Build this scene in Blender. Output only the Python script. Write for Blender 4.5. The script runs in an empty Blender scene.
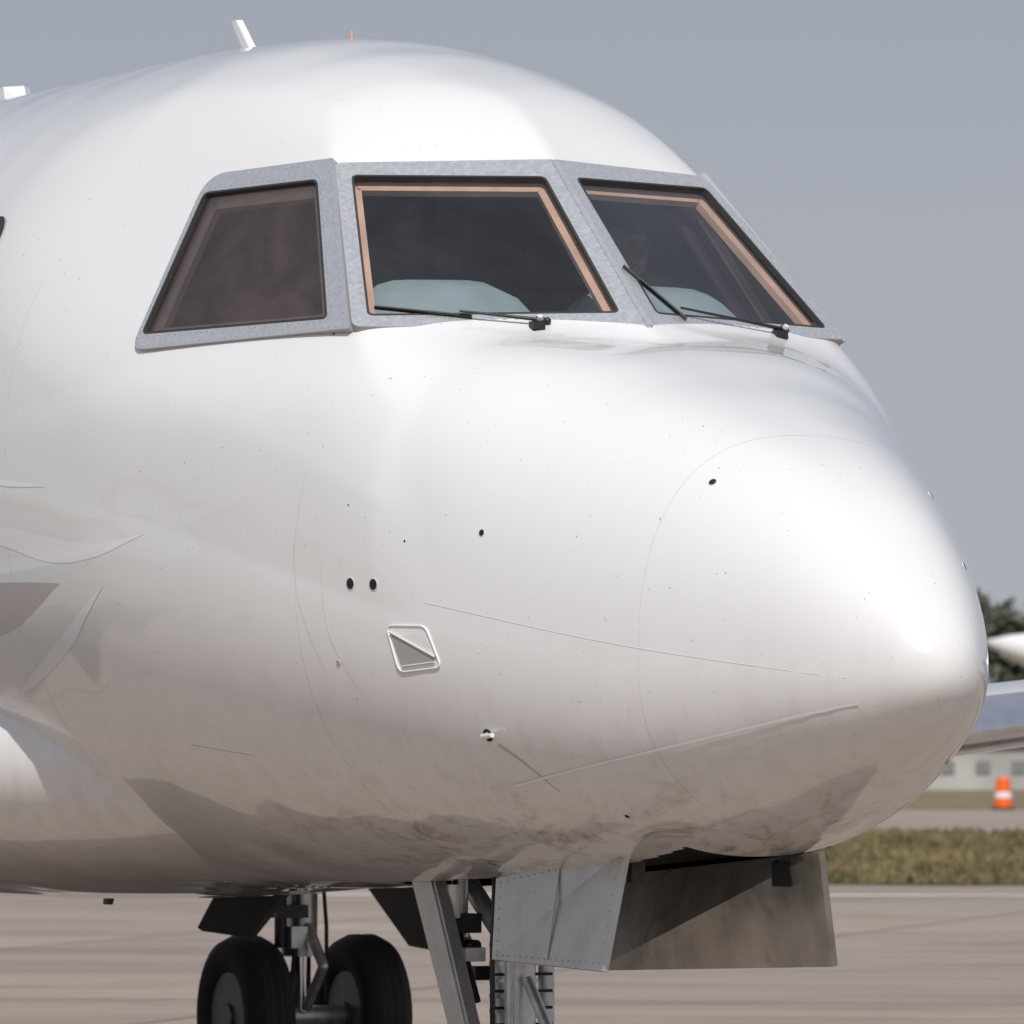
import bpy, bmesh, math, random, numpy as np
from mathutils import Vector, Matrix
random.seed(3); rng=np.random.default_rng(5)
scene=bpy.context.scene
F=7500.0; H=1.55; TH=math.radians(25)
A=(-math.sin(TH),math.cos(TH),0); S=(-math.cos(TH),-math.sin(TH),0)

# ------------------------------------------------------------ helpers
def link(o,parent=None):
    scene.collection.objects.link(o)
    if parent: o.parent=parent
    return o
def mk(name,verts,faces,mat,parent=None,smooth=False):
    me=bpy.data.meshes.new(name);me.from_pydata([tuple(map(float,v)) for v in verts],[],faces)
    if smooth: me.polygons.foreach_set('use_smooth',[True]*len(me.polygons))
    for m in (mat if isinstance(mat,(list,tuple)) else [mat]): me.materials.append(m)
    me.update();return link(bpy.data.objects.new(name,me),parent)
def empty(name,loc=(0,0,0),rotz=0):
    o=bpy.data.objects.new(name,None);o.location=loc;o.rotation_euler=(0,0,rotz);o.empty_display_size=.2
    return link(o)
class MB:
    """accumulates primitives in one mesh"""
    def __init__(s): s.v=[];s.f=[];s.m=[];s.sm=[]
    def add(s,v,f,mi=0,sm=False):
        o=len(s.v);s.v+= [tuple(map(float,x)) for x in v]
        for q in f: s.f.append(tuple(i+o for i in q));s.m.append(mi);s.sm.append(sm)
    def cyl(s,p,q,r1,r2=None,n=16,mi=0,caps=True):
        r2=r1 if r2 is None else r2;p=Vector(p);q=Vector(q);d=(q-p).normalized()
        u=d.orthogonal().normalized();w=d.cross(u);v=[]
        for c,r in ((p,r1),(q,r2)):
            for i in range(n):
                t=2*math.pi*i/n;v.append(c+u*math.cos(t)*r+w*math.sin(t)*r)
        f=[(i,(i+1)%n,n+(i+1)%n,n+i) for i in range(n)];s.add(v,f,mi,True)
        if caps: s.add(v,[tuple(range(n))[::-1],tuple(range(n,2*n))],mi,False)
    def tube(s,pts,r,n=10,mi=0):
        for a,b in zip(pts[:-1],pts[1:]): s.cyl(a,b,r,r,n,mi)
        for p in pts[1:-1]: s.sph(p,(r,r,r),mi,8,6)
    def sph(s,c,r,mi=0,n=16,k=10):
        v=[];f=[]
        for i in range(k+1):
            t=math.pi*i/k
            for j in range(n):
                p=2*math.pi*j/n;v.append((c[0]+r[0]*math.sin(t)*math.cos(p),c[1]+r[1]*math.sin(t)*math.sin(p),c[2]+r[2]*math.cos(t)))
        for i in range(k):
            for j in range(n): f.append((i*n+j,(i+1)*n+j,(i+1)*n+(j+1)%n,i*n+(j+1)%n))
        s.add(v,f,mi,True)
    def slab(s,quad,thick,mi=0):
        q=[Vector(x) for x in quad];n=(q[1]-q[0]).cross(q[-1]-q[0]).normalized()*thick/2
        m=len(q);v=[x+n for x in q]+[x-n for x in q]
        f=[tuple(range(m)),tuple(range(2*m-1,m-1,-1))]+[(i,i+m,(i+1)%m+m,(i+1)%m) for i in range(m)]
        s.add(v,f,mi)
    def box(s,c,d,mi=0):
        x,y,z=[k/2 for k in d];v=[(c[0]+i*x,c[1]+j*y,c[2]+k*z) for i in(-1,1) for j in(-1,1) for k in(-1,1)]
        s.add(v,[(0,1,3,2),(4,6,7,5),(0,4,5,1),(2,3,7,6),(0,2,6,4),(1,5,7,3)],mi)
    def obj(s,name,mats,parent=None,bevel=0):
        me=bpy.data.meshes.new(name);me.from_pydata(s.v,[],s.f)
        for m in (mats if isinstance(mats,(list,tuple)) else [mats]): me.materials.append(m)
        me.polygons.foreach_set('material_index',s.m);me.polygons.foreach_set('use_smooth',s.sm);me.update()
        bm=bmesh.new();bm.from_mesh(me);bmesh.ops.recalc_face_normals(bm,faces=bm.faces);bm.to_mesh(me);bm.free()
        o=link(bpy.data.objects.new(name,me),parent)
        if bevel:
            b=o.modifiers.new('b','BEVEL');b.width=bevel;b.segments=2;b.limit_method='ANGLE'
        return o
# ------------------------------------------------------------ materials
def mat(name,col=(.5,.5,.5),rough=.5,metal=0,coat=0,var=0,vscale=8,bump=0,bscale=40,spec=.5):
    m=bpy.data.materials.new(name);m.use_nodes=True;nt=m.node_tree;b=nt.nodes['Principled BSDF']
    b.inputs['Base Color'].default_value=(*col,1);b.inputs['Roughness'].default_value=rough;b.inputs['Metallic'].default_value=metal
    b.inputs['Coat Weight'].default_value=coat;b.inputs['Coat Roughness'].default_value=.08;b.inputs['Specular IOR Level'].default_value=spec
    tc=nt.nodes.new('ShaderNodeTexCoord')
    if var:
        n=nt.nodes.new('ShaderNodeTexNoise');n.inputs['Scale'].default_value=vscale;n.inputs['Detail'].default_value=4
        nt.links.new(tc.outputs['Object'],n.inputs['Vector'])
        r=nt.nodes.new('ShaderNodeValToRGB');r.color_ramp.elements[0].position=.3;r.color_ramp.elements[1].position=.7
        r.color_ramp.elements[0].color=(*[c*(1-var) for c in col],1);r.color_ramp.elements[1].color=(*[min(1,c*(1+var)) for c in col],1)
        nt.links.new(n.outputs['Fac'],r.inputs['Fac']);nt.links.new(r.outputs['Color'],b.inputs['Base Color'])
        mr=nt.nodes.new('ShaderNodeMapRange');mr.inputs['To Min'].default_value=max(0,rough-.1);mr.inputs['To Max'].default_value=min(1,rough+.12)
        nt.links.new(n.outputs['Fac'],mr.inputs['Value']);nt.links.new(mr.outputs['Result'],b.inputs['Roughness'])
    if bump:
        n2=nt.nodes.new('ShaderNodeTexNoise');n2.inputs['Scale'].default_value=bscale;n2.inputs['Detail'].default_value=2
        nt.links.new(tc.outputs['Object'],n2.inputs['Vector']);bp=nt.nodes.new('ShaderNodeBump');bp.inputs['Strength'].default_value=1;bp.inputs['Distance'].default_value=bump
        nt.links.new(n2.outputs['Fac'],bp.inputs['Height']);nt.links.new(bp.outputs['Normal'],b.inputs['Normal'])
    return m
class NT:
    def __init__(s,m): s.nt=m.node_tree
    def n(s,t,**k):
        x=s.nt.nodes.new(t)
        for a,b in k.items(): setattr(x,a,b)
        return x
    def l(s,a,b): s.nt.links.new(a,b)
    def math(s,op,a,b=None,clamp=False):
        x=s.nt.nodes.new('ShaderNodeMath');x.operation=op;x.use_clamp=clamp
        for i,v in enumerate((a,b)):
            if v is None: continue
            if isinstance(v,(int,float)): x.inputs[i].default_value=v
            else: s.nt.links.new(v,x.inputs[i])
        return x.outputs[0]
    def rng(s,v,a,b,c=0,d=1,smooth=True):
        x=s.nt.nodes.new('ShaderNodeMapRange');x.interpolation_type='SMOOTHSTEP' if smooth else 'LINEAR'
        for k,q in (('From Min',a),('From Max',b),('To Min',c),('To Max',d)): x.inputs[k].default_value=q
        s.nt.links.new(v,x.inputs['Value']);return x.outputs['Result']
    def mix(s,f,a,b):
        x=s.nt.nodes.new('ShaderNodeMix');x.data_type='RGBA'
        if isinstance(f,(int,float)): x.inputs[0].default_value=f
        else: s.nt.links.new(f,x.inputs[0])
        for i,v in ((6,a),(7,b)):
            if isinstance(v,tuple): x.inputs[i].default_value=(*v,1)
            else: s.nt.links.new(v,x.inputs[i])
        return x.outputs[2]
    def noise(s,vec,scale,detail=4,rough=.55,mapscale=None,dist=0):
        if mapscale:
            mp=s.nt.nodes.new('ShaderNodeMapping');mp.inputs['Scale'].default_value=mapscale;s.nt.links.new(vec,mp.inputs['Vector']);vec=mp.outputs['Vector']
        x=s.nt.nodes.new('ShaderNodeTexNoise');x.inputs['Scale'].default_value=scale;x.inputs['Detail'].default_value=detail;x.inputs['Roughness'].default_value=rough;x.inputs['Distortion'].default_value=dist
        s.nt.links.new(vec,x.inputs['Vector']);return x.outputs['Fac']

def paint_material():
    m=bpy.data.materials.new('white_paint');m.use_nodes=True;N=NT(m);b=m.node_tree.nodes['Principled BSDF']
    tc=N.n('ShaderNodeTexCoord').outputs['Object'];sp=N.n('ShaderNodeSeparateXYZ');N.l(tc,sp.inputs[0]);ax,sy,z=sp.outputs
    # thin road grime streaked downwards, plus warm shade painted into the lower skin
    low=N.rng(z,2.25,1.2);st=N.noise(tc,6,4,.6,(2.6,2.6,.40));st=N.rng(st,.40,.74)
    grime_shade=N.math('MULTIPLY',low,N.math('ADD',N.math('MULTIPLY',st,.22),.18))
    col=N.mix(grime_shade,(.81,.81,.805),(.46,.345,.27))
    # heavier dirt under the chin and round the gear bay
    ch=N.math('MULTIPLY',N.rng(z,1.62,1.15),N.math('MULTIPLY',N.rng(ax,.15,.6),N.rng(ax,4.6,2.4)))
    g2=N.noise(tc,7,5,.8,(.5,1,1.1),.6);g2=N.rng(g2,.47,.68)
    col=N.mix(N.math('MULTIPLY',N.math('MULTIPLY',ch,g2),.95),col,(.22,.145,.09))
    g3=N.noise(tc,60,1,.5);g3=N.rng(g3,.76,.79)
    col=N.mix(N.math('MULTIPLY',g3,.5),col,(.25,.18,.12))
    geo=N.n('ShaderNodeNewGeometry');col=N.mix(geo.outputs['Backfacing'],col,(.46,.33,.27))
    N.l(col,b.inputs['Base Color'])
    rr=N.math('ADD',N.math('MULTIPLY',grime_shade,.4),.22);N.l(rr,b.inputs['Roughness'])
    b.inputs['Coat Weight'].default_value=1;b.inputs['Coat Roughness'].default_value=.05;b.inputs['Coat IOR'].default_value=1.65
    bp=N.n('ShaderNodeBump');bp.inputs['Strength'].default_value=1;bp.inputs['Distance'].default_value=.018
    N.l(N.noise(tc,2.6,0,.5),bp.inputs['Height']);N.l(bp.outputs['Normal'],b.inputs['Coat Normal'])
    return m
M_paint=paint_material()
M_frame=mat('window_frame_metal',(.60,.62,.65),.34,.6,var=.07,vscale=45,bump=.0008,bscale=60)
M_rivet=mat('rivet_metal',(.50,.51,.52),.35,.8)
M_seal=mat('rubber_seal',(.03,.03,.03),.6)
M_trim=mat('cockpit_trim_tan',(.62,.38,.28),.6,var=.15);M_trim2=mat('cockpit_side_trim',(.85,.54,.41),.6,var=.1)  # side trim is a lighter copy, brightness painted in where sun doesn't reach
M_dark=mat('dark_hole',(.01,.01,.01),.8)
M_black=mat('black_plastic',(.02,.02,.022),.45)
M_seam=mat('panel_seam',(.66,.65,.63),.5)
M_seamw=mat('panel_seam_light',(.84,.83,.82),.4)
M_steel=mat('gear_steel',(.62,.63,.64),.35,.6,var=.2,vscale=14,bump=.001)
M_chrome=mat('strut_chrome',(.7,.7,.7),.15,1)
M_door=mat('gear_door_paint',(.54,.55,.54),.28,.6,var=.12,vscale=6,bump=.002,bscale=10)
M_doorin=mat('gear_door_inner',(.42,.40,.37),.28,.6,var=.3,vscale=5,bump=.006,bscale=6)
M_tire=mat('tire_rubber',(.022,.022,.023),.75,var=.25,vscale=12)
M_hub=mat('wheel_hub',(.16,.16,.16),.45,.5,var=.35)
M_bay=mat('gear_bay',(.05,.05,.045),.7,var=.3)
M_lin=mat('cockpit_lining',(.38,.27,.22),.8,var=.15)
M_le=mat('leading_edge_metal',(.74,.76,.79),.2,1,var=.06,bump=.002,bscale=6)
M_grey=mat('grey_marking',(.38,.37,.37),.4);M_grey2=mat('livery_grey',(.48,.46,.455),.3,coat=.6)
M_white=mat('white_marking',(.88,.88,.88),.15,coat=.9)
M_skin=mat('skin',(.36,.19,.135),.55);M_hair=mat('hair',(.03,.02,.015),.7)
M_shirt=mat('shirt_salmon',(.85,.42,.33),.8,bump=.004,bscale=25);M_shirt2=mat('shirt_blue_grey',(.50,.60,.68),.8,bump=.004,bscale=25)
M_seat=mat('seat_leather',(.12,.08,.065),.55,var=.2);M_dash=mat('glareshield',(.27,.34,.37),.8,var=.12,vscale=5)
M_panel=mat('instrument_panel',(.03,.03,.035),.5)
def glass_material(name,dc,lo_,hi_):
    m=bpy.data.materials.new(name);m.use_nodes=True;N=NT(m);nt=m.node_tree;nt.nodes.remove(nt.nodes['Principled BSDF'])
    out=nt.nodes['Material Output'];tr=N.n('ShaderNodeBsdfTransparent');tr.inputs[0].default_value=(.90,.93,.93,1)
    gl=N.n('ShaderNodeBsdfGlossy');gl.inputs['Roughness'].default_value=.015;gl.inputs['Color'].default_value=(.9,.93,1,1)
    fr=N.n('ShaderNodeFresnel');fr.inputs[0].default_value=1.65
    tc=N.n('ShaderNodeTexCoord').outputs['Object']
    di=N.n('ShaderNodeBsdfDiffuse');di.inputs[0].default_value=(*dc,1)
    mx=N.n('ShaderNodeMixShader');N.l(fr.outputs[0],mx.inputs[0]);N.l(tr.outputs[0],mx.inputs[1]);N.l(gl.outputs[0],mx.inputs[2])
    d=N.rng(N.noise(tc,2.6,5,.65,None,.4),.35,.75,lo_,hi_);mx2=N.n('ShaderNodeMixShader');N.l(d,mx2.inputs[0]);N.l(mx.outputs[0],mx2.inputs[1]);N.l(di.outputs[0],mx2.inputs[2])
    N.l(mx2.outputs[0],out.inputs[0]);return m
M_glass=glass_material('cockpit_glass',(.5,.5,.5),.012,.04);M_glass2=glass_material('side_glass',(.62,.42,.32),.03,.09)

# ------------------------------------------------------------ fuselage shape (a = aft of nose, s = starboard, z = up)
def pchip(xk,yk,x):
    xk=np.array(xk,float);yk=np.array(yk,float);h=np.diff(xk);d=np.diff(yk)/h
    m=np.zeros_like(xk)
    for i in range(1,len(xk)-1):
        if d[i-1]*d[i]>0:
            w1=2*h[i]+h[i-1];w2=h[i]+2*h[i-1];m[i]=(w1+w2)/(w1/d[i-1]+w2/d[i])
    m[0]=d[0];m[-1]=d[-1]
    x=np.clip(np.asarray(x,float),xk[0],xk[-1]);i=np.clip(np.searchsorted(xk,x)-1,0,len(h)-1);t=(x-xk[i])/h[i]
    return (2*t**3-3*t**2+1)*yk[i]+(t**3-2*t**2+t)*h[i]*m[i]+(-2*t**3+3*t**2)*yk[i+1]+(t**3-t**2)*h[i]*m[i+1]
def kn(d):
    xs=sorted(d);return [math.sqrt(x) for x in xs],[d[x] for x in xs]
Wk=kn({0:0,.05:.125,.15:.21,.3:.305,.6:.45,.9:.58,1.5:.805,2:.975,2.6:1.145,3.2:1.29,4:1.43,5:1.5,6.5:1.52,17:1.52,20:1.35,23:.9,26:.35,27:.1})
Lk=kn({0:1.85,.05:1.98,.15:2.09,.3:2.22,.6:2.44,.9:2.60,1.5:2.83,2.18:3.025,2.6:3.075,3.2:3.09,4:3.09,27:3.09})
Tk=kn({0:1.85,.05:1.98,.15:2.09,.3:2.22,.6:2.42,.9:2.58,1.5:2.8,2.1:3.04,2.25:3.3,2.6:3.60,3.0:3.815,3.4:3.985,4:4.18,4.6:4.28,5.5:4.31,20:4.29,27:4.05})
Bk=kn({0:1.85,.05:1.74,.15:1.66,.3:1.58,.6:1.46,.9:1.35,1.4:1.235,2:1.175,3:1.13,4.5:1.09,8:1.05,17:1.05,20:1.5,23:2.5,27:3.85})
Ck=kn({0:1.85,1:1.88,2:2.05,3:2.3,4:2.52,5:2.65,17:2.67,20:2.9,23:3.3,27:3.95})
Nk=kn({0:2.2,1:2.5,1.6:2.75,2.1:3.3,2.6:4.4,4:4.4,27:4})
Mk=kn({0:2.2,2:2.35,3:2.3,4:2.2,5:2.12,27:2.1})
C0=np.array([2.18,0,3.06]);n1=np.array([-.584,.229,.714]);n1/=np.linalg.norm(n1)
O0=np.array([2.60,.95,3.09]);n2=np.array([-.197,.698,.4515]);n2/=np.linalg.norm(n2)
def smin(a,b,k):
    h=np.clip(.5+.5*(b-a)/k,0,1);return b*(1-h)+a*h-k*h*(1-h)
def radius(a,phi):
    a=np.asarray(a,float)+0*phi
    u=np.sqrt(a);w=np.maximum(pchip(*Wk,u),1e-5);zt=pchip(*Tk,u);zl=pchip(*Lk,u);zb=pchip(*Bk,u);zc=pchip(*Ck,u)
    c=np.cos(phi);s=np.sin(phi);up=s>=0
    def se(hh,n): return (np.abs(c/w)**n+np.abs(s/np.maximum(hh,1e-5))**n)**(-1/n)
    rb=se(zc-zb,2.2+0*a)
    rl=se(zl-zc,pchip(*Nk,u));r=se(zt-zc,pchip(*Mk,u))
    pl=None
    for p,nn in ((C0,n1),(O0,n2)):
        for sg in (1,-1):
            d=nn[1]*sg*c+nn[2]*s
            num=(p[0]-a)*nn[0]+p[1]*nn[1]+(p[2]-zc)*nn[2]
            rp=np.where(d>1e-3,num/np.maximum(d,1e-3),9.)
            rp=np.where((a>1.2)&(a<6),np.maximum(rp,.05),9.)
            pl=rp if pl is None else smin(pl,rp,.015)
    r=smin(r,pl,.085)
    g=np.clip((a-1.9)/.3,0,1)
    kk=.001+.10*np.clip(s*3,0,1)*g*np.clip((4.6-a)/1.2,0,1)
    r=np.where(a<1.9,rl,np.where(a<4.6,-smin(-r,-rl,kk),r))
    return np.where(up,r,rb),zc
air=empty('airplane',(1.40,24.0,0));air.matrix_world=Matrix(((A[0],S[0],0,1.40),(A[1],S[1],0,24.0),(0,0,1,0),(0,0,0,1)))

WS_G=[(3.160,.700),(2.907,.060),(2.277,.070),(2.582,.893)]
WS_O=[(3.231,.7315),(2.967,.002),(2.18,.002),(2.560,.959)]
SD_G=[(3.865,.966),(3.2544,.7867),(2.724,.979),(3.7245,1.2674)]
SD_O=[(3.911,.935),(3.240,.7335),(2.575,.963),(3.7326,1.3067)]
def onplane(p,n,a,s): return np.array([a,s,p[2]-((a-p[0])*n[0]+(s-p[1])*n[1])/n[2]])
def inpoly(px,py,poly):
    ins=np.zeros(px.shape,bool);n=len(poly)
    for i in range(n):
        x1,y1=poly[i];x2,y2=poly[(i+1)%n]
        c=((y1>py)!=(y2>py))&(px<(x2-x1)*(py-y1)/(y2-y1+1e-12)+x1);ins^=c
    return ins
av=np.concatenate([np.linspace(.02,1,70)**2,np.linspace(1.014,5.2,300),np.linspace(5.25,27,90)])
ph=np.linspace(-math.pi/2,1.5*math.pi,361)[:-1]
AA,PP=np.meshgrid(av,ph,indexing='ij');R,ZC=radius(AA,PP)
P=np.stack([AA,R*np.cos(PP),ZC+R*np.sin(PP)],-1)
n=len(ph)
cen=(P[:-1]+P[1:])/2;cen=(cen+np.roll(cen,-1,axis=1))/2
mid=lambda g,o:[((x[0]+y[0])/2,(x[1]+y[1])/2) for x,y in zip(g,o)]
hole=np.zeros(cen.shape[:2],bool)
for poly in (mid(WS_G,WS_O),mid(SD_G,SD_O)):
    hole|=inpoly(cen[...,0],np.abs(cen[...,1]),poly)&(cen[...,2]>2.8)
hole|=(np.abs(cen[...,1])<.27)&(cen[...,0]>1.35)&(cen[...,0]<3.75)&(cen[...,2]<1.5)
PV=P.reshape(-1,3);faces=[]
for i in range(len(av)-1):
    for j in range(n):
        if hole[i,j]: continue
        k=(j+1)%n;faces.append((i*n+j,i*n+k,(i+1)*n+k,(i+1)*n+j))
faces.append(tuple(range(n))[::-1]);faces.append(tuple(range((len(av)-1)*n,len(av)*n)))
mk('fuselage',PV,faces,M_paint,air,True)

PHS=np.linspace(-math.pi/2+.001,math.pi/2-.001,1500)
def sp(a,z,side=1,off=0.0):
    r,zc=radius(a,PHS);zz=zc+r*np.sin(PHS);ph0=np.interp(z,zz,PHS)
    def pt(a_,p_):
        r,zc=radius(np.array([a_]),np.array([p_]));return np.array([a_,float(r[0]*math.cos(p_)),float(zc[0]+r[0]*math.sin(p_))])
    p=pt(a,ph0);t1=pt(a+.01,ph0)-p;t2=pt(a,ph0+.01)-p;nn=np.cross(t2,t1);nn/=np.linalg.norm(nn)
    if nn[1]*math.cos(ph0)+nn[2]*math.sin(ph0)<0: nn=-nn
    q=p+nn*off
    return (np.array([q[0],q[1]*side,q[2]]),np.array([nn[0],nn[1]*side,nn[2]]))
def catmull(pts,sub):
    P_=[np.array(list(p)+[0]*(3-len(p)),float) for p in pts];P_=[2*P_[0]-P_[1]]+P_+[2*P_[-1]-P_[-2]];out=[]
    for i in range(1,len(P_)-2):
        a,b,c,d=P_[i-1:i+3]
        for k in range(sub):
            t=k/sub;out.append(.5*((2*b)+(-a+c)*t+(2*a-5*b+4*c-d)*t*t+(-a+3*b-3*c+d)*t**3))
    out.append(P_[-2]);return out
def strip(name,pts,width,material,off=.0015,side=1,sub=8):
    """flat ribbon of paint/sealant following the skin; pts = (a,z[,w])"""
    w3=len(pts[0])>2;P_=catmull(pts,sub)
    V=[];Fc=[];pr=[sp(p[0],p[1],side,off) for p in P_]
    for i,(p,nn) in enumerate(pr):
        d=pr[min(i+1,len(pr)-1)][0]-pr[max(i-1,0)][0];d/=np.linalg.norm(d)+1e-9
        w=(max(P_[i][2],.001) if w3 else width)/2;c=np.cross(nn,d)
        for q in (-1,-.5,0,.5,1):
            x=p+c*w*q
            if w>.015:
                y,_=sp(x[0],x[2],side,off);x=y
            V.append(x)
    for i in range(len(pr)-1):
        for q in range(4): Fc.append((i*5+q,i*5+q+1,(i+1)*5+q+1,(i+1)*5+q))
    return mk(name,V,Fc,material,air,True)
def ringstrip(name,a,width,material,p0,p1,off=.0006):
    V=[];Fc=[];m=160
    for i in range(m+1):
        p=p0+(p1-p0)*i/m
        for da in (-width/2,width/2):
            r,zc=radius(np.array([a+da]),np.array([p]));r=r[0]+off;V.append((a+da,r*math.cos(p),zc[0]+r*math.sin(p)))
    for i in range(m): Fc.append((2*i,2*i+1,2*i+3,2*i+2))
    mk(name,V,Fc,material,air,True)
ringstrip('radome_seam',1.0,.0022,M_seam,-.9,math.pi+.9)
ringstrip('skin_joint',2.62,.0016,M_seam,-1.2,.1)
ringstrip('skin_joint_aft',4.55,.0016,M_seam,-1.1,.5)
strip('lightning_strip',[(1.75,1.48),(1.0,1.60),(.2,1.75)],.010,M_seamw,.003)
strip('lightning_strip_upper',[(1.95,2.10),(1.1,1.95),(.22,1.83)],.004,M_seamw,.0012)
strip('skin_joint_low',[(3.6,1.62),(3.2,1.58)],.006,M_seamw,.002)
for i,q in enumerate([[(2.55,2.55,.001),(2.62,2.2,.003),(2.5,1.85,.001)],[(2.48,2.3,.001),(2.45,2.0,.0025),(2.3,1.75,.001)]]): strip(f'scuff_mark_{i+1}',q,.002,M_seam,.0008)
def disc(name,a,z,r,material=M_dark,side=1,rim=True):
    p,nn=sp(a,z,side);nn=Vector(nn);mb=MB();p=Vector(p)
    if rim: mb.cyl(p-nn*.004,p+nn*.0015,r*1.28,r*1.22,20,1)
    mb.cyl(p-nn*.004,p+nn*.0022,r,r,20,0);mb.obj(name,[material,M_seam],air)
disc('static_port_1',2.32,2.17,.019);disc('static_port_2',2.20,2.165,.019)
disc('fastener_1',1.71,2.33,.011);disc('fastener_2',.91,2.48,.013);disc('fastener_3',2.42,1.90,.010,M_trim)
disc('fastener_4',1.35,1.38,.009);disc('fastener_5',.9,2.45,.012,side=-1);disc('fastener_6',.45,2.2,.012,side=-1);disc('fastener_7',2.05,2.31,.004);disc('fastener_8',2.32,2.44,.003)
def polypatch(name,pts,off,material):
    return mk(name,[sp(a,z,1,off)[0] for a,z in pts],[tuple(range(len(pts)))],material,air)
def rnd2(pts,r,seg=4):
    out=[];m=len(pts)
    for i in range(m):
        p=Vector(pts[i]);a=(Vector(pts[i-1])-p).normalized()*r;b=(Vector(pts[(i+1)%m])-p).normalized()*r
        for k in range(seg+1):
            u=k/seg;out.append(tuple((p+a)*(1-u)**2+p*2*u*(1-u)+(p+b)*u*u))
    return out
vent=rnd2([(2.14,2.025),(1.945,2.02),(1.88,1.880),(2.095,1.865)],.03)
polypatch('vent_panel',vent,.002,M_white)
mb=MB();vp=[Vector(sp(a,z,1,.003)[0]) for a,z in vent];mb.tube(vp+[vp[0]],.0032,8);mb.obj('vent_rim',M_white,air)
tri=[(2.12,2.002),(1.905,1.915),(1.91,1.898),(2.075,1.885)]
polypatch('vent_opening',tri,.0055,M_grey)
mb=MB();vp=[Vector(sp(a,z,1,.006)[0]) for a,z in tri];mb.tube([vp[0],vp[1]],.004,8);mb.tube([vp[2],vp[3]],.003,8);mb.obj('vent_lip',M_seam,air)
p,nn=sp(1.74,1.65);p=Vector(p);nn=Vector(nn);mb=MB();mb.cyl(p-nn*.01,p+nn*.02,.012,.010,12,1);mb.cyl(p+nn*.012+Vector((.02,0,0)),p+nn*.016+Vector((-.06,0,.006)),.011,.008,12,1);mb.cyl(p-nn*.004,p+nn*.003,.024,.022,16,0);mb.obj('temperature_probe',[M_dark,M_white],air)
strip('drain_streak',[(1.71,1.62,.012),(1.62,1.55,.008),(1.55,1.46,.003)],.01,mat('dirt_streak',(.58,.51,.44),.7),.0015)
# reflected streaks painted as pale strokes, one grey livery tail on the forward cabin
strip('livery_grey_tail',[(5.0,2.12,.22),(4.7,2.13,.19),(4.45,2.16,.12),(4.2,2.20,.02),(4.15,2.205,.001)],.05,M_grey2,.0006,1,8)
fe=[[(5.0,2.40,.02),(4.6,2.39,.07),(4.2,2.33,.09),(3.85,2.32,.05),(3.5,2.37,.001)],
    [(4.85,1.80,.01),(4.5,1.90,.05),(4.2,2.0,.06),(3.95,2.12,.03),(3.8,2.2,.001)],[(5,2.62,.02),(4.5,2.58,.02),(4.2,2.56,.001)]]
for i,q in enumerate(fe): strip(f'painted_reflection_{i+1}',q,.05,M_white,.0009+.0003*i,1,8)
for sd in (1,-1):
    mb=MB()
    for k in range(14):
        a0=5.17+k*.8;c_,nn=sp(a0,3.44,sd);nn=Vector(nn)
        V=[Vector(sp(a0+.12*math.copysign(abs(math.cos(t))**.7,math.cos(t)),3.44+.17*math.copysign(abs(math.sin(t))**.7,math.sin(t)),sd,.006)[0]) for t in np.linspace(0,2*math.pi,25)[:-1]]
        V.append(Vector(c_)+nn*.008);mb.add(V,[(i,(i+1)%24,24) for i in range(24)],0,True)
    mb.obj('cabin_windows_'+('starboard' if sd>0 else 'port'),M_black,air)
# ------------------------------------------------------------ cockpit windows
def rounded(poly3,rad,seg=6):
    out=[];n=len(poly3)
    for i in range(n):
        p=Vector(poly3[i]);a=(Vector(poly3[i-1])-p);b=(Vector(poly3[(i+1)%n])-p)
        r=rad[i] if isinstance(rad,(list,tuple)) else rad
        q=p+a.normalized()*r;t=p+b.normalized()*r
        for k in range(seg+1):
            u=k/seg;out.append(q*(1-u)**2+p*2*u*(1-u)+t*u*u)
    return out
def ring(name,outer,inner,nn,z0,z1,material,parent,zo=None):
    m=len(outer);nn=Vector(nn);zo=z1 if zo is None else zo
    V=[v+nn*z0 for v in outer]+[v+nn*z0 for v in inner]+[v+nn*z1 for v in inner]+[v+nn*zo for v in outer]
    Fc=[]
    for i in range(m):
        j=(i+1)%m
        for k in range(4):
            l=(k+1)%4;Fc.append((k*m+i,k*m+j,l*m+j,l*m+i))
    o=mk(name,V,Fc,material,parent)
    bm=bmesh.new();bm.from_mesh(o.data);bmesh.ops.recalc_face_normals(bm,faces=bm.faces);bm.to_mesh(o.data);bm.free();return o
def scalep(pts,d):
    c=sum(pts,Vector())/len(pts);n=(pts[1]-pts[0]).cross(pts[len(pts)//2]-pts[0]).normalized();out=[]
    m=len(pts)
    for i,p in enumerate(pts):
        e=(pts[(i+1)%m]-pts[i-1]).normalized();o=e.cross(n)
        if o.dot(p-c)<0:o=-o
        out.append(p+o*d)
    return out
rv=MB()
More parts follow.
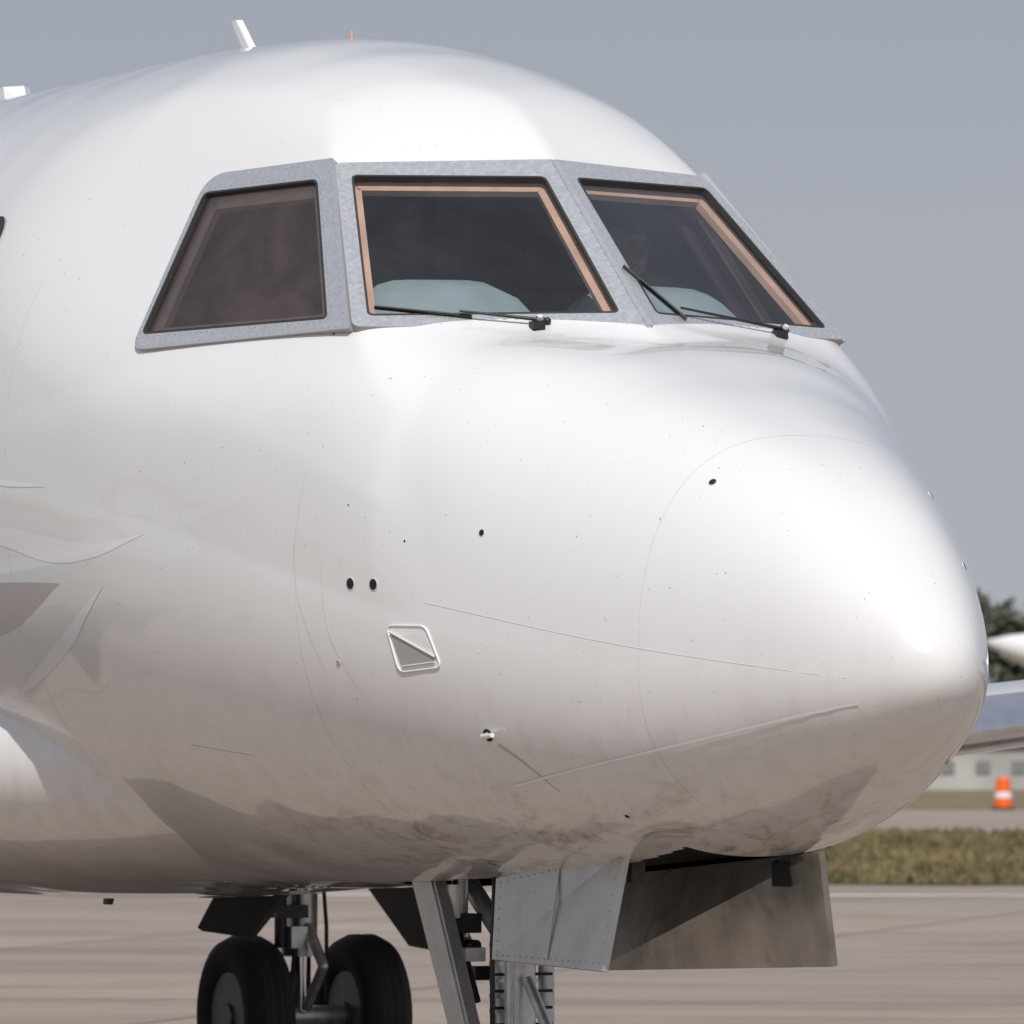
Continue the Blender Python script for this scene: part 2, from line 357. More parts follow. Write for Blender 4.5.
for tag,(pl,nn,G,O,rg,ro) in {'windshield':(C0,n1,WS_G,WS_O,.025,[.03,.01,.01,.03]),'side_window':(O0,n2,SD_G,SD_O,.03,[.11,.01,.01,.07])}.items():
    for sd in (1,-1):
        m3=lambda L:[Vector((a,s*sd,z)) for a,s,z in (onplane(pl,nn,x,y) for x,y in L)]
        nv=Vector((nn[0],nn[1]*sd,nn[2]));g=rounded(m3(G),rg);o=rounded(m3(O),ro);sfx='starboard' if sd>0 else 'port'
        ring(f'{tag}_frame_{sfx}',o,g,nv,.007,-.012,M_frame,air,-.035)
        ring(f'{tag}_seal_{sfx}',scalep(g,.0015),scalep(g,-.007),nv,.0085,-.011,M_seal,air)
        ring(f'{tag}_edge_seal_{sfx}',scalep(o,.0022),scalep(o,-.0015),nv,.0065,-.02,M_grey,air)
        gi=scalep(g,-.003);gv=[v-nv*.006 for v in gi]
        if (gv[8]-gv[0]).cross(gv[16]-gv[0]).dot(nv)<0: gv=gv[::-1]
        mk(f'{tag}_pane_{sfx}',gv,[tuple(range(len(gi)))],M_glass if tag=='windshield' else M_glass2,air)
        ring(f'{tag}_trim_{sfx}',scalep(g,.02),scalep(g,-.034 if tag=='windshield' else -.05),nv,-.035,-.06,M_trim if tag=='windshield' else M_trim2,air)
        for f_,st in ((.22,.030),(.80,.036)):
            path=[gg.lerp(oo,f_) for gg,oo in zip(g,o)]
            acc=0
            for i in range(len(path)):
                p,q=path[i],path[(i+1)%len(path)];L=(q-p).length
                while acc<L:
                    rv.sph(p.lerp(q,acc/L)+nv*.007,(.0036,.0036,.0024),0,6,4);acc+=st
                acc-=L
rv.obj('frame_rivets',M_rivet,air)
mb=MB()
c0=Vector(onplane(C0,n1,2.19,0));c1=Vector(onplane(C0,n1,2.96,0));up=Vector((-.6,0,.74))
mb.slab([c0+Vector((0,.011,0))+up*.008,c1+Vector((0,.011,0))+up*.008,c1-Vector((0,.011,0))+up*.008,c0-Vector((0,.011,0))+up*.008],.006);mb.obj('centre_post_cap',M_frame,air)
def wiper(name,piv,elbow,tip,sd,lift=.03):
    nv=Vector((n1[0],n1[1]*sd,n1[2]));f=lambda q:Vector((q[0],q[1]*sd,float(onplane(C0,n1,*q)[2])))
    mb=MB();p=f(piv);e=f(elbow);t=f(tip)
    mb.cyl(p-nv*.03,p+nv*.04,.022,.018,14);mb.cyl(p+nv*.04,p+nv*.052,.012,.010,10,1);mb.box(p+nv*.02+Vector((-.02,.02,-.01)),(.04,.045,.03));mb.sph(p+nv*.03+Vector((0,-.028*sd,0)),(.014,.014,.014),0,10,8)
    mb.cyl(p+nv*.035,e+nv*(lift+.005),.007,.004,8);b0=e.lerp(t,-.15)
    mb.cyl(b0+nv*.018,t+nv*.018,.0045,.004,8,0);mb.slab([b0+nv*.018,t+nv*.018,t+nv*.004,b0+nv*.004],.003,0)
    mb.obj(name,[M_black,M_seam],air)
wiper('wiper_starboard',(2.325,.355),(2.46,.60),(2.60,.86),1)
wiper('wiper_port',(2.43,.632),(2.32,.17),(2.47,.03),-1)
def blade(name,a,h,c,sweep,t,s=0,z=None,dn=False,material=M_white):
    z0=float(pchip(*(Bk if dn else Tk),math.sqrt(a)))-.01 if z is None else z;k=-1 if dn else 1;mb=MB()
    V=[];
    for (x0,cc,zz) in ((a,c,z0),(a+sweep,c*.75,z0+k*h)):
        for u,w in ((0,0),(.25,t),(.7,t*.8),(1,0),(.7,-t*.8),(.25,-t)): V.append((x0+u*cc,s+w,zz))
    mb.add(V,[(i,(i+1)%6,6+(i+1)%6,6+i) for i in range(6)]+[(5,4,3,2,1,0),tuple(range(6,12))]);mb.obj(name,material,air,.003)
blade('roof_antenna',5.62,.165,.15,.19,.016);blade('roof_antenna_aft',8.1,.10,.45,.06,.06)
mb=MB();mb.cyl((4.75,0,4.26),(4.75,0,4.325),.009,.007);mb.obj('roof_pin',M_trim,air)
blade('belly_antenna',7.1,.06,.14,.05,.012,0,None,True,M_black)
# ------------------------------------------------------------ wing-root fairing
fa=kn({0:.2,.35:.72,.9:1.12,1.6:1.42,2.6:1.64,4:1.76,9:1.76,11:1.3,12.5:.5});fh=kn({0:.15,.5:.36,1.5:.52,3:.60,9:.60,12.5:.2})
V=[];Fc=[];m=64;st=np.concatenate([np.linspace(0.02,1,24)**2*1.0,np.linspace(1.1,12.5,60)])
for x in st:
    w=float(pchip(*fa,math.sqrt(x)));h=float(pchip(*fh,math.sqrt(x)))
    for j in range(m):
        t=2*math.pi*j/m;c=math.cos(t);s_=math.sin(t);rr=(abs(c/w)**2.4+abs(s_/(h if s_>0 else h*.87))**2.4)**(-1/2.4);V.append((3.7+x,rr*c,1.56+rr*s_-.03*min(1,x/4)))
for i in range(len(st)-1):
    for j in range(m): Fc.append((i*m+j,i*m+(j+1)%m,(i+1)*m+(j+1)%m,(i+1)*m+j))
Fc.append(tuple(range(m))[::-1]);Fc.append(tuple(range((len(st)-1)*m,len(st)*m)))
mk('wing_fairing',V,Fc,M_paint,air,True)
def foil(name,secs,parent,mats,axis='h'):
    prof=[];K=18
    for i in range(K+1):
        x=(1-math.cos(math.pi*i/K))/2;y=.2969*math.sqrt(x)-.126*x-.3516*x*x+.2843*x**3-.1015*x**4;prof.append((x,y))
    up=[(x,y) for x,y in prof];lo=[(x,-y*.8) for x,y in prof[1:-1]][::-1];loop=up+lo;m=len(loop);V=[];mi=[]
    mx=max(y for _,y in up)
    for (a,s,z,c,t) in secs:
        for x,y in loop:
            yy=y/mx*t/2
            V.append((a+x*c,s,z+yy) if axis=='h' else (a+x*c,s+yy,z))
    Fc=[]
    for i in range(len(secs)-1):
        for j in range(m): 
            k=(j+1)%m;Fc.append((i*m+j,i*m+k,(i+1)*m+k,(i+1)*m+j));mi.append(1 if max(loop[j][0],loop[k][0])<.12 else 0)
    Fc.append(tuple(range(m)));Fc.append(tuple(range((len(secs)-1)*m,len(secs)*m)));mi+=[0,0]
    o=mk(name,V,Fc,mats,parent,True);o.data.polygons.foreach_set('material_index',mi)
    bm=bmesh.new();bm.from_mesh(o.data);bmesh.ops.recalc_face_normals(bm,faces=bm.faces);bm.to_mesh(o.data);bm.free();return o
for sd in (1,-1):
    foil('wing_'+('starboard' if sd>0 else 'port'),[(8.2+.3*(s-1),s*sd,1.28+.1*(s-1),3.3-.14*s,.46-.02*s) for s in (1.0,3,5.5,9,12.5)],air,[M_paint,M_le])
foil('vertical_fin',[(22.5,0,4.0,4.0,.4),(24.5,0,6.2,2.9,.3),(26.2,0,8.2,2.0,.2)],air,[M_paint,M_le],'v')
for sd in (1,-1): foil('tailplane_'+('starboard' if sd>0 else 'port'),[(26.2,0,8.1,1.8,.2),(27.2,3.8*sd,8.15,1.0,.1)],air,[M_paint,M_le])
# ------------------------------------------------------------ wheels & gear
def wheel(mb,c,r,w,ti=0,hi=1,n=40):
    prof=[(r*.55,-w*.36),(r*.62,-w*.46),(r*.80,-w*.5),(r*.93,-w*.42),(r*.985,-w*.25),(r,-w*.2),(r*.985,-w*.17),(r,-w*.12),(r,-w*.06),(r*.985,-w*.02),(r*.985,w*.02),(r,w*.06),(r,w*.12),(r*.985,w*.17),(r,w*.2),(r*.985,w*.25),(r*.93,w*.42),(r*.80,w*.5),(r*.62,w*.46),(r*.55,w*.36)]
    V=[];m=len(prof)
    for i in range(n):
        t=2*math.pi*i/n
        for rr,y in prof: V.append((c[0]+rr*math.cos(t),c[1]+y,c[2]+rr*math.sin(t)))
    mb.add(V,[(i*m+j,i*m+j+1,((i+1)%n)*m+j+1,((i+1)%n)*m+j) for i in range(n) for j in range(m-1)],ti,True)
    for sg in (1,-1):
        mb.cyl((c[0],c[1]+sg*w*.36,c[2]),(c[0],c[1]+sg*w*.25,c[2]),r*.57,r*.42,28,hi)
        mb.cyl((c[0],c[1]+sg*w*.2,c[2]),(c[0],c[1]+sg*w*.42,c[2]),r*.2,r*.16,20,hi)
        for k in range(8):
            t=k*math.pi/4;mb.cyl((c[0]+r*.33*math.cos(t),c[1]+sg*w*.24,c[2]+r*.33*math.sin(t)),(c[0]+r*.33*math.cos(t),c[1]+sg*w*.30,c[2]+r*.33*math.sin(t)),r*.05,r*.05,8,hi)
for sd in (1,-1):
    mb=MB();a0=11.0;s0=2.5*sd;r=.38
    for k in (-.31,.28): wheel(mb,(a0,s0+k,r),r,.24)
    mb.cyl((a0,s0-.3,r),(a0,s0+.3,r),.05,.05,14,2);mb.cyl((a0,s0,r),(a0,s0,.72),.045,.045,18,3);mb.cyl((a0,s0,.66),(a0,s0,1.35),.075,.08,18,2)
    mb.cyl((a0,s0,.66),(a0,s0,.70),.095,.095,18,2);mb.cyl((a0,s0,.95),(a0,s0,.98),.095,.095,18,2)
    mb.tube([(a0-.08,s0,.8),(a0-.26,s0,.62),(a0-.06,s0,.42)],.025,8,2);mb.cyl((a0,s0,.95),(a0,s0-.6*sd,1.4),.035,.035,10,2)
    mb.tube([(a0-.09,s0+.04,1.3),(a0-.1,s0+.06,.9),(a0-.09,s0+.08,.6),(a0-.05,s0+.12,.4)],.012,6,4);mb.tube([(a0-.09,s0-.05,1.3),(a0-.11,s0-.08,.8),(a0-.07,s0-.1,.45)],.01,6,4)
    mb.box((a0-.09,s0+.06,.75),(.06,.08,.1),2);mb.box((a0-.07,s0-.1*sd,.87),(.12,.16,.06),4);mb.cyl((a0-.06,s0+.13,.95),(a0-.06,s0+.13,.7),.03,.03,10,4)
    mb.slab([(a0-.55,s0+.36*sd,1.22),(a0+.45,s0+.36*sd,1.22),(a0+.35,s0+.72*sd,.70),(a0-.35,s0+.74*sd,.66)],.03,5)
    mb.slab([(a0-1.35,s0-.50*sd,1.15),(a0-.45,s0-.50*sd,1.15),(a0-.5,s0-.72*sd,.80),(a0-1.15,s0-.74*sd,.78)],.03,5)
    mb.obj('main_gear_'+('starboard' if sd>0 else 'port'),[M_tire,M_hub,M_steel,M_chrome,M_black,M_bay],air)
mb=MB();a0=3.3
for k in (-.17,.17): wheel(mb,(a0-.02,k,.27),.27,.17)
mb.cyl((a0-.02,-.15,.27),(a0-.02,.15,.27),.035,.035,14,2);mb.cyl((a0-.02,0,.27),(a0-.01,0,.62),.05,.05,20,3)
mb.cyl((a0-.01,0,.60),(a0,0,1.35),.078,.08,24,2)
for z in (.60,.66,.715,.77,.83,.90): mb.cyl((a0,0,z),(a0,0,z+.014),.088,.088,24,2)
mb.cyl((a0-.09,.06,.5),(a0-.09,.06,1.3),.016,.016,10,2);mb.cyl((a0+.02,-.14,.52),(a0+.02,-.14,1.3),.03,.03,12,2)
for z in (.62,.68,.74,.80,.86): mb.cyl((a0-.05,-.13,z),(a0-.05,.1,z),.006,.006,8,4)
mb.tube([(a0-.12,0,.78),(a0-.3,0,.6),(a0-.08,0,.38)],.022,10,2)
mb.cyl((a0+.05,.03,.95),(a0+.55,.05,1.3),.035,.035,12,2)
mb.cyl((3.5,.12,.93),(3.5,.12,1.2),.03,.03,12,2);mb.cyl((3.42,.18,1.0),(3.42,.18,1.12),.024,.024,12,5);mb.cyl((3.40,.1,.90),(3.64,.14,.90),.022,.022,10,4)
mb.box((3.5,.12,.98),(.16,.1,.07),4);mb.box((3.38,.14,.87),(.12,.08,.05),2);mb.cyl((3.6,.15,1.2),(3.35,.12,.7),.014,.014,8,4)
mb.tube([(3.6,.1,1.15),(3.52,.16,.92),(3.4,.15,.75),(3.36,.1,.55)],.011,8,4);mb.tube([(3.45,.16,1.18),(3.40,.19,.98),(3.42,.14,.8),(3.33,.12,.6)],.009,8,4)
mb.tube([(3.2,.12,1.15),(3.18,.14,.9),(3.22,.12,.6)],.01,8,4);mb.box((3.45,0,.8),(.08,.2,.05),4)
mb.obj('nose_gear',[M_tire,M_hub,M_steel,M_chrome,M_black,M_white],air,.003)
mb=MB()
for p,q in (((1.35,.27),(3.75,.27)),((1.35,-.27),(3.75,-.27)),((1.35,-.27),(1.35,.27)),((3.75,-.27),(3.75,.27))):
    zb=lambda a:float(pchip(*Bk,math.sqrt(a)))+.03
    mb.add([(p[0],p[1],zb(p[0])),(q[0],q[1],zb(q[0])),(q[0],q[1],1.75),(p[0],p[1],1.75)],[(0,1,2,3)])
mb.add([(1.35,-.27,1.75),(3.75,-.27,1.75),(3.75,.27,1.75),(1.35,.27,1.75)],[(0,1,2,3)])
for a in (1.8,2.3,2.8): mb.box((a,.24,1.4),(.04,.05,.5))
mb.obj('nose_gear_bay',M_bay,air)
def door(name,q,th,m,ribs=0):
    mb=MB();mb.slab(q,th,0);Q=[Vector(x) for x in q];nn=(Q[1]-Q[0]).cross(Q[-1]-Q[0]).normalized()
    if nn.y<0: nn=-nn
    f=lambda u,v:Q[0].lerp(Q[1],u).lerp(Q[3].lerp(Q[2],u),v)
    for u in np.linspace(.04,.96,18):
        for v in (.06,.94): mb.sph(f(u,v)+nn*th/2,(.005,.005,.003),1,6,4)
    for v in np.linspace(.12,.9,7):
        for u in (.04,.96): mb.sph(f(u,v)+nn*th/2,(.005,.005,.003),1,6,4)
    for k in range(ribs):
        u=(k+1)/(ribs+1);mb.slab([f(u-.008,.05)+nn*(th/2+.002),f(u+.008,.05)+nn*(th/2+.002),f(u+.008,.95)+nn*(th/2+.002),f(u-.008,.95)+nn*(th/2+.002)],.006,0)
    return mb.obj(name,[m,M_rivet],air,.004)
door('nose_gear_door_starboard',[(1.73,.30,1.27),(2.78,.30,1.15),(2.76,.325,.866),(1.73,.39,.850)],.022,M_door,ribs=1)
door('nose_gear_door_port',[(1.18,-.15,1.26),(2.95,-.27,1.16),(2.95,-.16,.82),(1.22,-.22,.875)],.022,M_doorin,ribs=3)
mb=MB();mb.slab([(3.47,.25,1.17),(3.63,.25,1.15),(3.22,.24,.45),(3.08,.24,.45)],.02,0);mb.slab([(3.47,.25,1.17),(3.47,.20,1.17),(3.08,.19,.45),(3.08,.24,.45)],.02,0);mb.obj('nose_gear_door_aft',[M_door],air,.004)
mb=MB();mb.cyl((1.5,-.16,1.22),(1.55,-.2,1.05),.03,.02,10);mb.box((1.45,-.15,1.18),(.1,.05,.08));mb.obj('door_hinge',M_black,air)
# ------------------------------------------------------------ cockpit interior
mb=MB()
mb.box((3.9,0,2.2),(2.4,2.2,.04),0)
V=[];Fc=[];NS=33
for i in range(NS):
    s=-.95+i*1.9/(NS-1);e=abs(s)/.95;hump=.21*math.exp(-((abs(s)-.43)/.33)**6)
    for a,z in ((2.36+.3*e*e,2.70),(2.40+.34*e*e,2.92-.05*e),(2.66+.2*e*e,3.0+hump*.35),(2.88+.1*e*e,3.06+hump*.85),(3.04,3.07+hump),(3.14,3.04+hump),(3.14,2.92)): V.append((a,s,z-.02*e))
for i in range(NS-1):
    for j in range(6): Fc.append((i*7+j,i*7+j+1,(i+1)*7+j+1,(i+1)*7+j))
mb.add(V,Fc,1,True);mb.box((3.04,0,2.65),(.06,1.7,.56),2);mb.box((3.4,0,2.45),(.9,.3,.4),2)
for k in (-.55,-.25,.25,.55): mb.box((3.08,k,2.72),(.03,.22,.2),3)
for sx in (-1,1): mb.slab([(4.75,sx*.35,2.2),(4.75,sx*1.3,2.2),(4.75,sx*1.25,3.4),(4.75,sx*.35,4.0)],.04,0)
mb.slab([(4.9,-.36,2.2),(4.9,.36,2.2),(4.9,.36,4.0),(4.9,-.36,4.0)],.04,0)
mb.obj('cockpit_interior',[M_lin,M_dash,M_panel,M_black],air)
def seat(s,a):
    mb=MB();mb.slab([(a-.25,s-.22,2.62),(a+.22,s-.22,2.62),(a+.22,s+.22,2.62),(a-.25,s+.22,2.62)],.12);mb.slab([(a+.24,s-.24,2.6),(a+.36,s-.2,3.28),(a+.36,s+.2,3.28),(a+.24,s+.24,2.6)],.1)
    mb.box((a+.36,s,3.42),(.09,.26,.2));mb.box((a,s,2.38),(.3,.3,.34))
    mb.obj('seat_'+('starboard' if s>0 else 'port'),M_seat,air,.03)
def pilot(name,s,a,shirt,lean=0,turn=0):
    root=bpy.data.objects.new(name,None);link(root)
    root.matrix_world=air.matrix_world@Matrix.Translation((a,s,0))@Matrix.Rotation(turn,4,'Z')
    V=[];RR=[];E=[]
    def nd(p,r,par=None):
        V.append(p);RR.append(r)
        if par is not None: E.append((par,len(V)-1))
        return len(V)-1
    pel=nd((.1,0,2.76),.15);ab=nd((.12-lean*.3,0,2.92),.135,pel);ch=nd((.12-lean,0,3.10),.16,ab);up=nd((.11-lean,0,3.20),.12,ch);nk=nd((.10-lean,0,3.30),.06,up)
    for sg in (1,-1):
        sh=nd((.12-lean,sg*.17,3.19),.075,up);el=nd((-.08-lean,sg*.26,2.98),.05,sh);wr=nd((-.33-lean,sg*.20,3.02+(.08 if sg>0 else 0)),.033,el)
        hp=nd((.05,sg*.10,2.74),.095,pel);kn_=nd((-.38,sg*.14,2.74),.07,hp);an=nd((-.5,sg*.14,2.32),.045,kn_);nd((-.65,sg*.14,2.26),.04,an)
    me=bpy.data.meshes.new('body');me.from_pydata(V,E,[]);o=link(bpy.data.objects.new('body',me),root)
    sk=o.modifiers.new('s','SKIN')
    for i,r in enumerate(RR): me.skin_vertices[0].data[i].radius=(r,r)
    me.skin_vertices[0].data[0].use_root=True
    su=o.modifiers.new('u','SUBSURF');su.levels=2;su.render_levels=2;me.materials.append(shirt)
    for sg in (1,-1):
        b=Vector((-.33-lean,sg*.20,3.02+(.08 if sg>0 else 0)));V=[b,b+Vector((-.07,0,0))];E=[(0,1)];RR=[.028,.036]
        for k in range(4):
            y=(k-1.5)*.021;l=(.03,.036,.034,.026)[k];i0=len(V)
            V+= [b+Vector((-.10,y,0)),b+Vector((-.10-l,y,-.012)),b+Vector((-.10-l*1.3,y,-.045))];RR+=[.010,.009,.007];E+=[(1,i0),(i0,i0+1),(i0+1,i0+2)]
        i0=len(V);V+=[b+Vector((-.06,-sg*.04,-.005)),b+Vector((-.095,-sg*.055,-.02))];RR+=[.011,.009];E+=[(0,i0),(i0,i0+1)]
        me=bpy.data.meshes.new('hand');me.from_pydata(V,E,[]);h=link(bpy.data.objects.new('hand',me),root);h.modifiers.new('s','SKIN')
        for i,r in enumerate(RR): me.skin_vertices[0].data[i].radius=(r,r)
        me.skin_vertices[0].data[0].use_root=True
        su=h.modifiers.new('u','SUBSURF');su.levels=1;su.render_levels=1;me.materials.append(M_skin)
    c=Vector((.07-lean,0,3.45));mb=MB()
    mb.cyl((.10-lean,0,3.26),(.085-lean,0,3.38),.055,.055,16,0);mb.sph(c,(.098,.076,.118),0,24,16);mb.sph(c+Vector((-.03,0,-.06)),(.065,.055,.055),0)
    mb.cyl(c+Vector((-.09,0,.012)),c+Vector((-.118,0,-.028)),.009,.016,10,0)
    mb.sph(c+Vector((-.085,0,-.062)),(.014,.026,.009),3,10,6)
    for sg in (1,-1):
        mb.sph(c+Vector((.0,sg*.078,-.005)),(.02,.010,.03),0,10,8);mb.sph(c+Vector((-.088,sg*.033,.012)),(.012,.024,.016),2,12,8)
        mb.sph(c+Vector((.005,sg*.088,-.002)),(.04,.02,.045),2,14,8)
    mb.box(c+Vector((-.095,0,.018)),(.008,.03,.006),2)
    mb.sph(c+Vector((.008,0,.052)),(.098,.083,.086),1,22,12)
    pts=[c+Vector((.0,.092*math.cos(t),.135*math.sin(t))) for t in np.linspace(0,math.pi,9)];mb.tube(pts,.008,6,2)
    mb.tube([c+Vector((0,.09,-.02)),c+Vector((-.07,.07,-.07)),c+Vector((-.1,.02,-.07))],.005,6,2)
    mb.obj('head',[M_skin,M_hair,M_black,M_trim],root)
seat(.60,4.2);pilot('pilot',.64,4.1,M_shirt,.14,-.1)
seat(-.55,3.75);pilot('pilot.001',-.60,3.60,M_shirt2,.06,.2)

# ------------------------------------------------------------ setting
def ground_mat():
    m=bpy.data.materials.new('concrete');m.use_nodes=True;N=NT(m);b=m.node_tree.nodes['Principled BSDF'];tc=N.n('ShaderNodeTexCoord').outputs['Object']
    br=N.n('ShaderNodeTexBrick');mp=N.n('ShaderNodeMapping');mp.inputs['Rotation'].default_value=(0,0,.22);N.l(tc,mp.inputs[0]);N.l(mp.outputs[0],br.inputs['Vector'])
    br.offset=0;br.inputs['Scale'].default_value=1;br.inputs['Brick Width'].default_value=6;br.inputs['Row Height'].default_value=6;br.inputs['Mortar Size'].default_value=.05;br.inputs['Mortar Smooth'].default_value=.3
    br.inputs['Color1'].default_value=(.375,.315,.27,1);br.inputs['Color2'].default_value=(.31,.26,.222,1);br.inputs['Mortar'].default_value=(.14,.115,.095,1)
    n2=N.rng(N.noise(tc,.5,6,.75,(.35,1,1)),.43,.66);c=N.mix(N.math('MULTIPLY',n2,.6),br.outputs['Color'],(.17,.135,.11))
    n3=N.noise(tc,8,3,.7);c=N.mix(N.math('MULTIPLY',n3,.25),c,(.25,.22,.19));N.l(c,b.inputs['Base Color']);b.inputs['Roughness'].default_value=.85;b.inputs['Specular IOR Level'].default_value=.2
    return m
def sheet(name,x0,x1,y0,y1,z,m,jag=0):
    if not jag: return mk(name,[(x0,y0,z),(x1,y0,z),(x1,y1,z),(x0,y1,z)],[(0,1,2,3)],m)
    k=int((x1-x0)/2);V=[];
    for i in range(k+1):
        x=x0+(x1-x0)*i/k;V+=[(x,y0+random.uniform(-jag,jag),z),(x,y1+random.uniform(-jag,jag),z)]
    return mk(name,V,[(2*i,2*i+2,2*i+3,2*i+1) for i in range(k)],m)
M_con=ground_mat();sheet('ground',-3000,3000,-300,4000,0,M_con)
def grass_mat(n_,c1,c2):
    m=bpy.data.materials.new(n_);m.use_nodes=True;N=NT(m);b=m.node_tree.nodes['Principled BSDF'];tc=N.n('ShaderNodeTexCoord').outputs['Object']
    n=N.rng(N.noise(tc,.35,6,.75,(1,.35,1)),.35,.65);N.l(N.mix(n,c1,c2),b.inputs['Base Color']);b.inputs['Roughness'].default_value=.95;b.inputs['Specular IOR Level'].default_value=.1;return m
M_gr=grass_mat('dry_grass',(.085,.085,.035),(.25,.20,.115));M_gr2=grass_mat('far_grass',(.17,.15,.09),(.24,.20,.13))
g=sheet('grass',-300,400,97,168,.02,M_gr,.8);sheet('grass',-600,900,262,2500,.02,M_gr2)
M_line=mat('faded_white_line',(.58,.54,.50),.8,var=.2,vscale=.8);mk('taxi_line',[(-60,93,.006),(120,80.5,.006),(120,81.7,.006),(-60,94.2,.006)],[(0,1,2,3)],M_line)
V=[];Fc=[];NTF=26000
xs=rng.uniform(-6,34,NTF);ys=97+71*rng.uniform(0,1,NTF)**1.3+rng.normal(0,.4,NTF)
for x,y in zip(xs,ys):
    h=random.uniform(.05,.2);w=random.uniform(.03,.10);t=random.uniform(0,3.14);dx,dy=w*math.cos(t),w*math.sin(t);l=random.uniform(-.08,.08);k=len(V)
    V+=[(x-dx,y-dy,.02),(x+dx,y+dy,.02),(x+l+dx*.4,y,h+.02),(x+l-dx*.6,y,h*.7+.02)];Fc.append((k,k+1,k+2,k+3))
mk('grass_tufts',V,Fc,M_gr)
M_leaf=mat('foliage',(.105,.115,.085),.9,var=.4,vscale=.5,spec=.1);M_bark=mat('bark',(.07,.055,.04),.9)  # leaf colour lightened to paint in distance haze
mb=MB();Y0=520;x=-40
LV=[];LF=[]
while x<110:
    h=random.uniform(12,13.8);yy=Y0+random.uniform(-6,8);mb.cyl((x,yy,0),(x+random.uniform(-.4,.4),yy,h*.75),.22,.07,7)
    for k in range(6):
        t=random.uniform(0,6.28);z=h*random.uniform(.3,.7);mb.cyl((x,yy,z),(x+1.8*math.cos(t),yy+1.8*math.sin(t),z+1.3),.08,.03,5)
    cl=[(x+random.gauss(0,1.3),yy+random.gauss(0,1.6),1.5+(h-2.3)*random.random()**.8,random.uniform(.8,1.6)) for _ in range(30)]
    for cx,cy,cz,cr in cl:
        for _ in range(30):
            d=rng.normal(0,1,3);d/=np.linalg.norm(d);q=np.array([cx,cy,cz])+d*cr*random.uniform(.4,1.05);u=rng.normal(0,.36,(3,3));k=len(LV)
            LV+= [tuple(q+u[0]),tuple(q+u[1]),tuple(q+u[2])];LF.append((k,k+1,k+2))
    x+=random.uniform(1.7,2.6)
tr=empty('tree_line');mb.obj('trunks',M_bark,tr);mk('crowns',LV,LF,M_leaf,tr)
bld=empty('airport_building',(60,470,0));M_wall=mat('pale_cladding',(.42,.42,.40),.7,var=.15,vscale=.3);M_roof=mat('roof_sheet',(.35,.36,.38),.5);M_win=mat('dark_window',(.22,.23,.23),.3)
mb=MB();mb.box((0,0,1.5),(110,16,3.0),0);mb.obj('walls',M_wall,bld)
mb=MB();mb.slab([(-56,-8.6,3.1),(56,-8.6,3.1),(56,0,4.0),(-56,0,4.0)],.15);mb.slab([(-56,8.6,3.1),(56,8.6,3.1),(56,0,4.0),(-56,0,4.0)],.15);mb.obj('roof',M_roof,bld)
mb=MB()
for i in range(50):
    mb.box((-53+i*2.2,-8.03,1.4 if i%4 else 1.1),(.9,.1,.8 if i%4 else 2.1))
mb.obj('windows_and_doors',M_win,bld)
cone=empty('traffic_cone',(16.95,259,0));M_or=mat('orange_plastic',(.85,.14,.02),.45);M_wh=mat('reflective_white',(.8,.8,.8),.4)
mb=MB();mb.box((0,0,.05),(.75,.75,.1),2)
for z0,z1,r0,r1,mi in ((.1,.42,.33,.30,0),(.42,.62,.30,.28,1),(.62,1.05,.28,.24,0),(1.05,1.12,.24,.20,0)): mb.cyl((0,0,z0),(0,0,z1),r0,r1,24,mi)
mb.obj('cone_body',[M_or,M_wh,M_black],cone)
al=empty('parked_airplane',(19.0,300,0));M_al=mat('airliner_white',(.8,.8,.8),.3,coat=.3)
st=[(0,6.45,.12),(1,6.25,.5),(2.5,5.95,.95),(5,5.5,1.5),(8,5.1,1.9),(11,5,2.0),(30,5,2.0),(32.5,4.9,1.8),(34.5,4.7,1.3),(35.6,4.55,.75),(36,4.5,.15)]
V=[];Fc=[];m=32
for x,z,r in st:
    for j in range(m):
        t=2*math.pi*j/m;V.append((x,r*math.cos(t),z+r*math.sin(t)*1.02))
for i in range(len(st)-1):
    for j in range(m): Fc.append((i*m+j,(i+1)*m+j,(i+1)*m+(j+1)%m,i*m+(j+1)%m))
Fc+= [tuple(range(m)),tuple(range((len(st)-1)*m,len(st)*m))[::-1]];mk('hull',V,Fc,M_al,al,True)
def plate(name,q,t):
    mb=MB();mb.slab(q,t);mb.obj(name,M_al,al,.05)
plate('fin',[(4.5,0,6.6),(10,0,6.8),(6.2,0,12.5),(3.8,0,12.5)],.3)
for sg in (1,-1):
    plate(f'stabilizer_{sg+1}',[(3.8,0,5.9),(7,0,5.9),(4.6,sg*6,6.5),(3.2,sg*6,6.5)],.2);plate(f'wing_{sg+1}',[(14,sg*1.5,4),(21,sg*1.5,4),(12.5,sg*17,5.2),(11,sg*17,5.2)],.4)
    mb=MB();mb.cyl((18.5,sg*5.5,3),(22,sg*5.5,3),.8,1.05,28);mb.cyl((22,sg*5.5,3),(22.02,sg*5.5,3),.9,.9,28,1);mb.obj(f'engine_{sg+1}',[M_al,M_dark],al)
    mb=MB()
    for ax,s_,r in ((16,sg*3.2,.6),(31,sg*.3,.4)): wheel(mb,(ax,s_,r),r,.4);mb.cyl((ax,s_,r),(ax,s_,3.6),.12,.12,12,1)
    mb.obj(f'landing_gear_{sg+1}',[M_tire,M_hub],al)
mb=MB()
for i in range(24): 
    for sg in (1,-1): mb.box((10.5+i*.85,sg*1.94,5.5),(.25,.08,.35))
mb.obj('windows',M_dark,al)

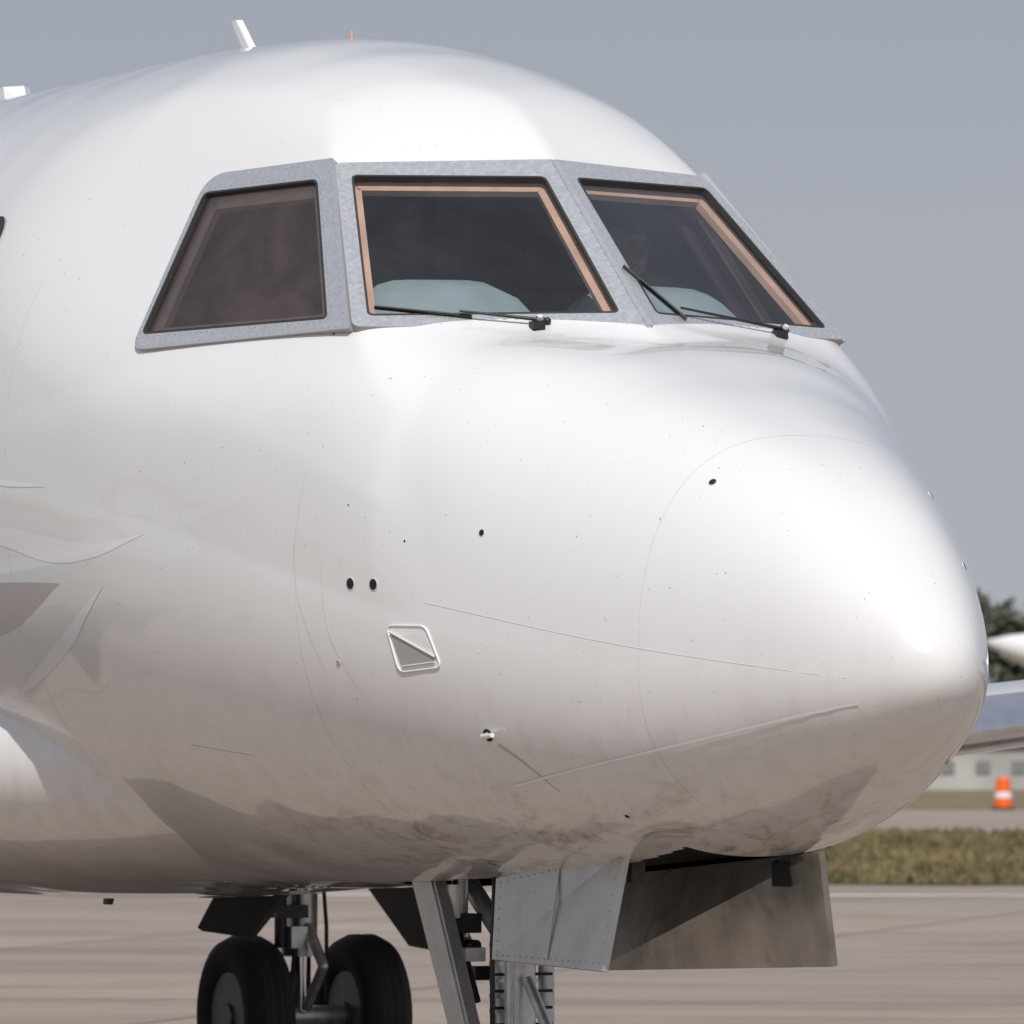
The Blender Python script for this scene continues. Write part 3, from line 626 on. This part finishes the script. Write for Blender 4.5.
# ------------------------------------------------------------ light, sky, camera
el=math.radians(50);sund=Vector((.06,-1,0)).normalized()*math.cos(el)+Vector((0,0,math.sin(el)))
l=bpy.data.lights.new('sun','SUN');l.energy=3.3;l.angle=math.radians(.55);l.color=(1,.96,.915);lo=link(bpy.data.objects.new('sun',l));lo.location=(0,0,30)
lo.rotation_euler=(-sund).to_track_quat('-Z','Y').to_euler()
w=bpy.data.worlds.new('World');scene.world=w;w.use_nodes=True;nt=w.node_tree;bg=nt.nodes['Background']
sk=nt.nodes.new('ShaderNodeTexSky');sk.sky_type='NISHITA';sk.sun_disc=False;sk.sun_elevation=el;sk.sun_rotation=math.atan2(sund.x,sund.y);sk.dust_density=2;sk.air_density=1
g=nt.nodes.new('ShaderNodeTexCoord');sx=nt.nodes.new('ShaderNodeSeparateXYZ');nt.links.new(g.outputs['Generated'],sx.inputs[0])
rp=nt.nodes.new('ShaderNodeMapRange');rp.inputs['From Min'].default_value=0;rp.inputs['From Max'].default_value=.12;nt.links.new(sx.outputs[2],rp.inputs['Value'])
hz=nt.nodes.new('ShaderNodeMix');hz.data_type='RGBA';nt.links.new(rp.outputs[0],hz.inputs[0]);k=1/.085
hz.inputs[6].default_value=(.46*k,.475*k,.52*k,1);hz.inputs[7].default_value=(.35*k,.37*k,.435*k,1)
mx=nt.nodes.new('ShaderNodeMix');mx.data_type='RGBA';mx.inputs[0].default_value=.85;nt.links.new(sk.outputs[0],mx.inputs[6]);nt.links.new(hz.outputs[2],mx.inputs[7])
nt.links.new(mx.outputs[2],bg.inputs[0]);bg.inputs[1].default_value=.085
pitch=math.atan((765-512)/F)
cam=bpy.data.cameras.new('camera');co=link(bpy.data.objects.new('camera',cam))
co.location=(0,0,H);co.rotation_euler=(math.pi/2+pitch,0,0);cam.lens=F/1024*36;cam.clip_end=6000;scene.camera=co
cam.dof.use_dof=True;cam.dof.focus_distance=25.8;cam.dof.aperture_fstop=10
scene.view_settings.view_transform='Standard';scene.view_settings.look='None';scene.view_settings.exposure=0
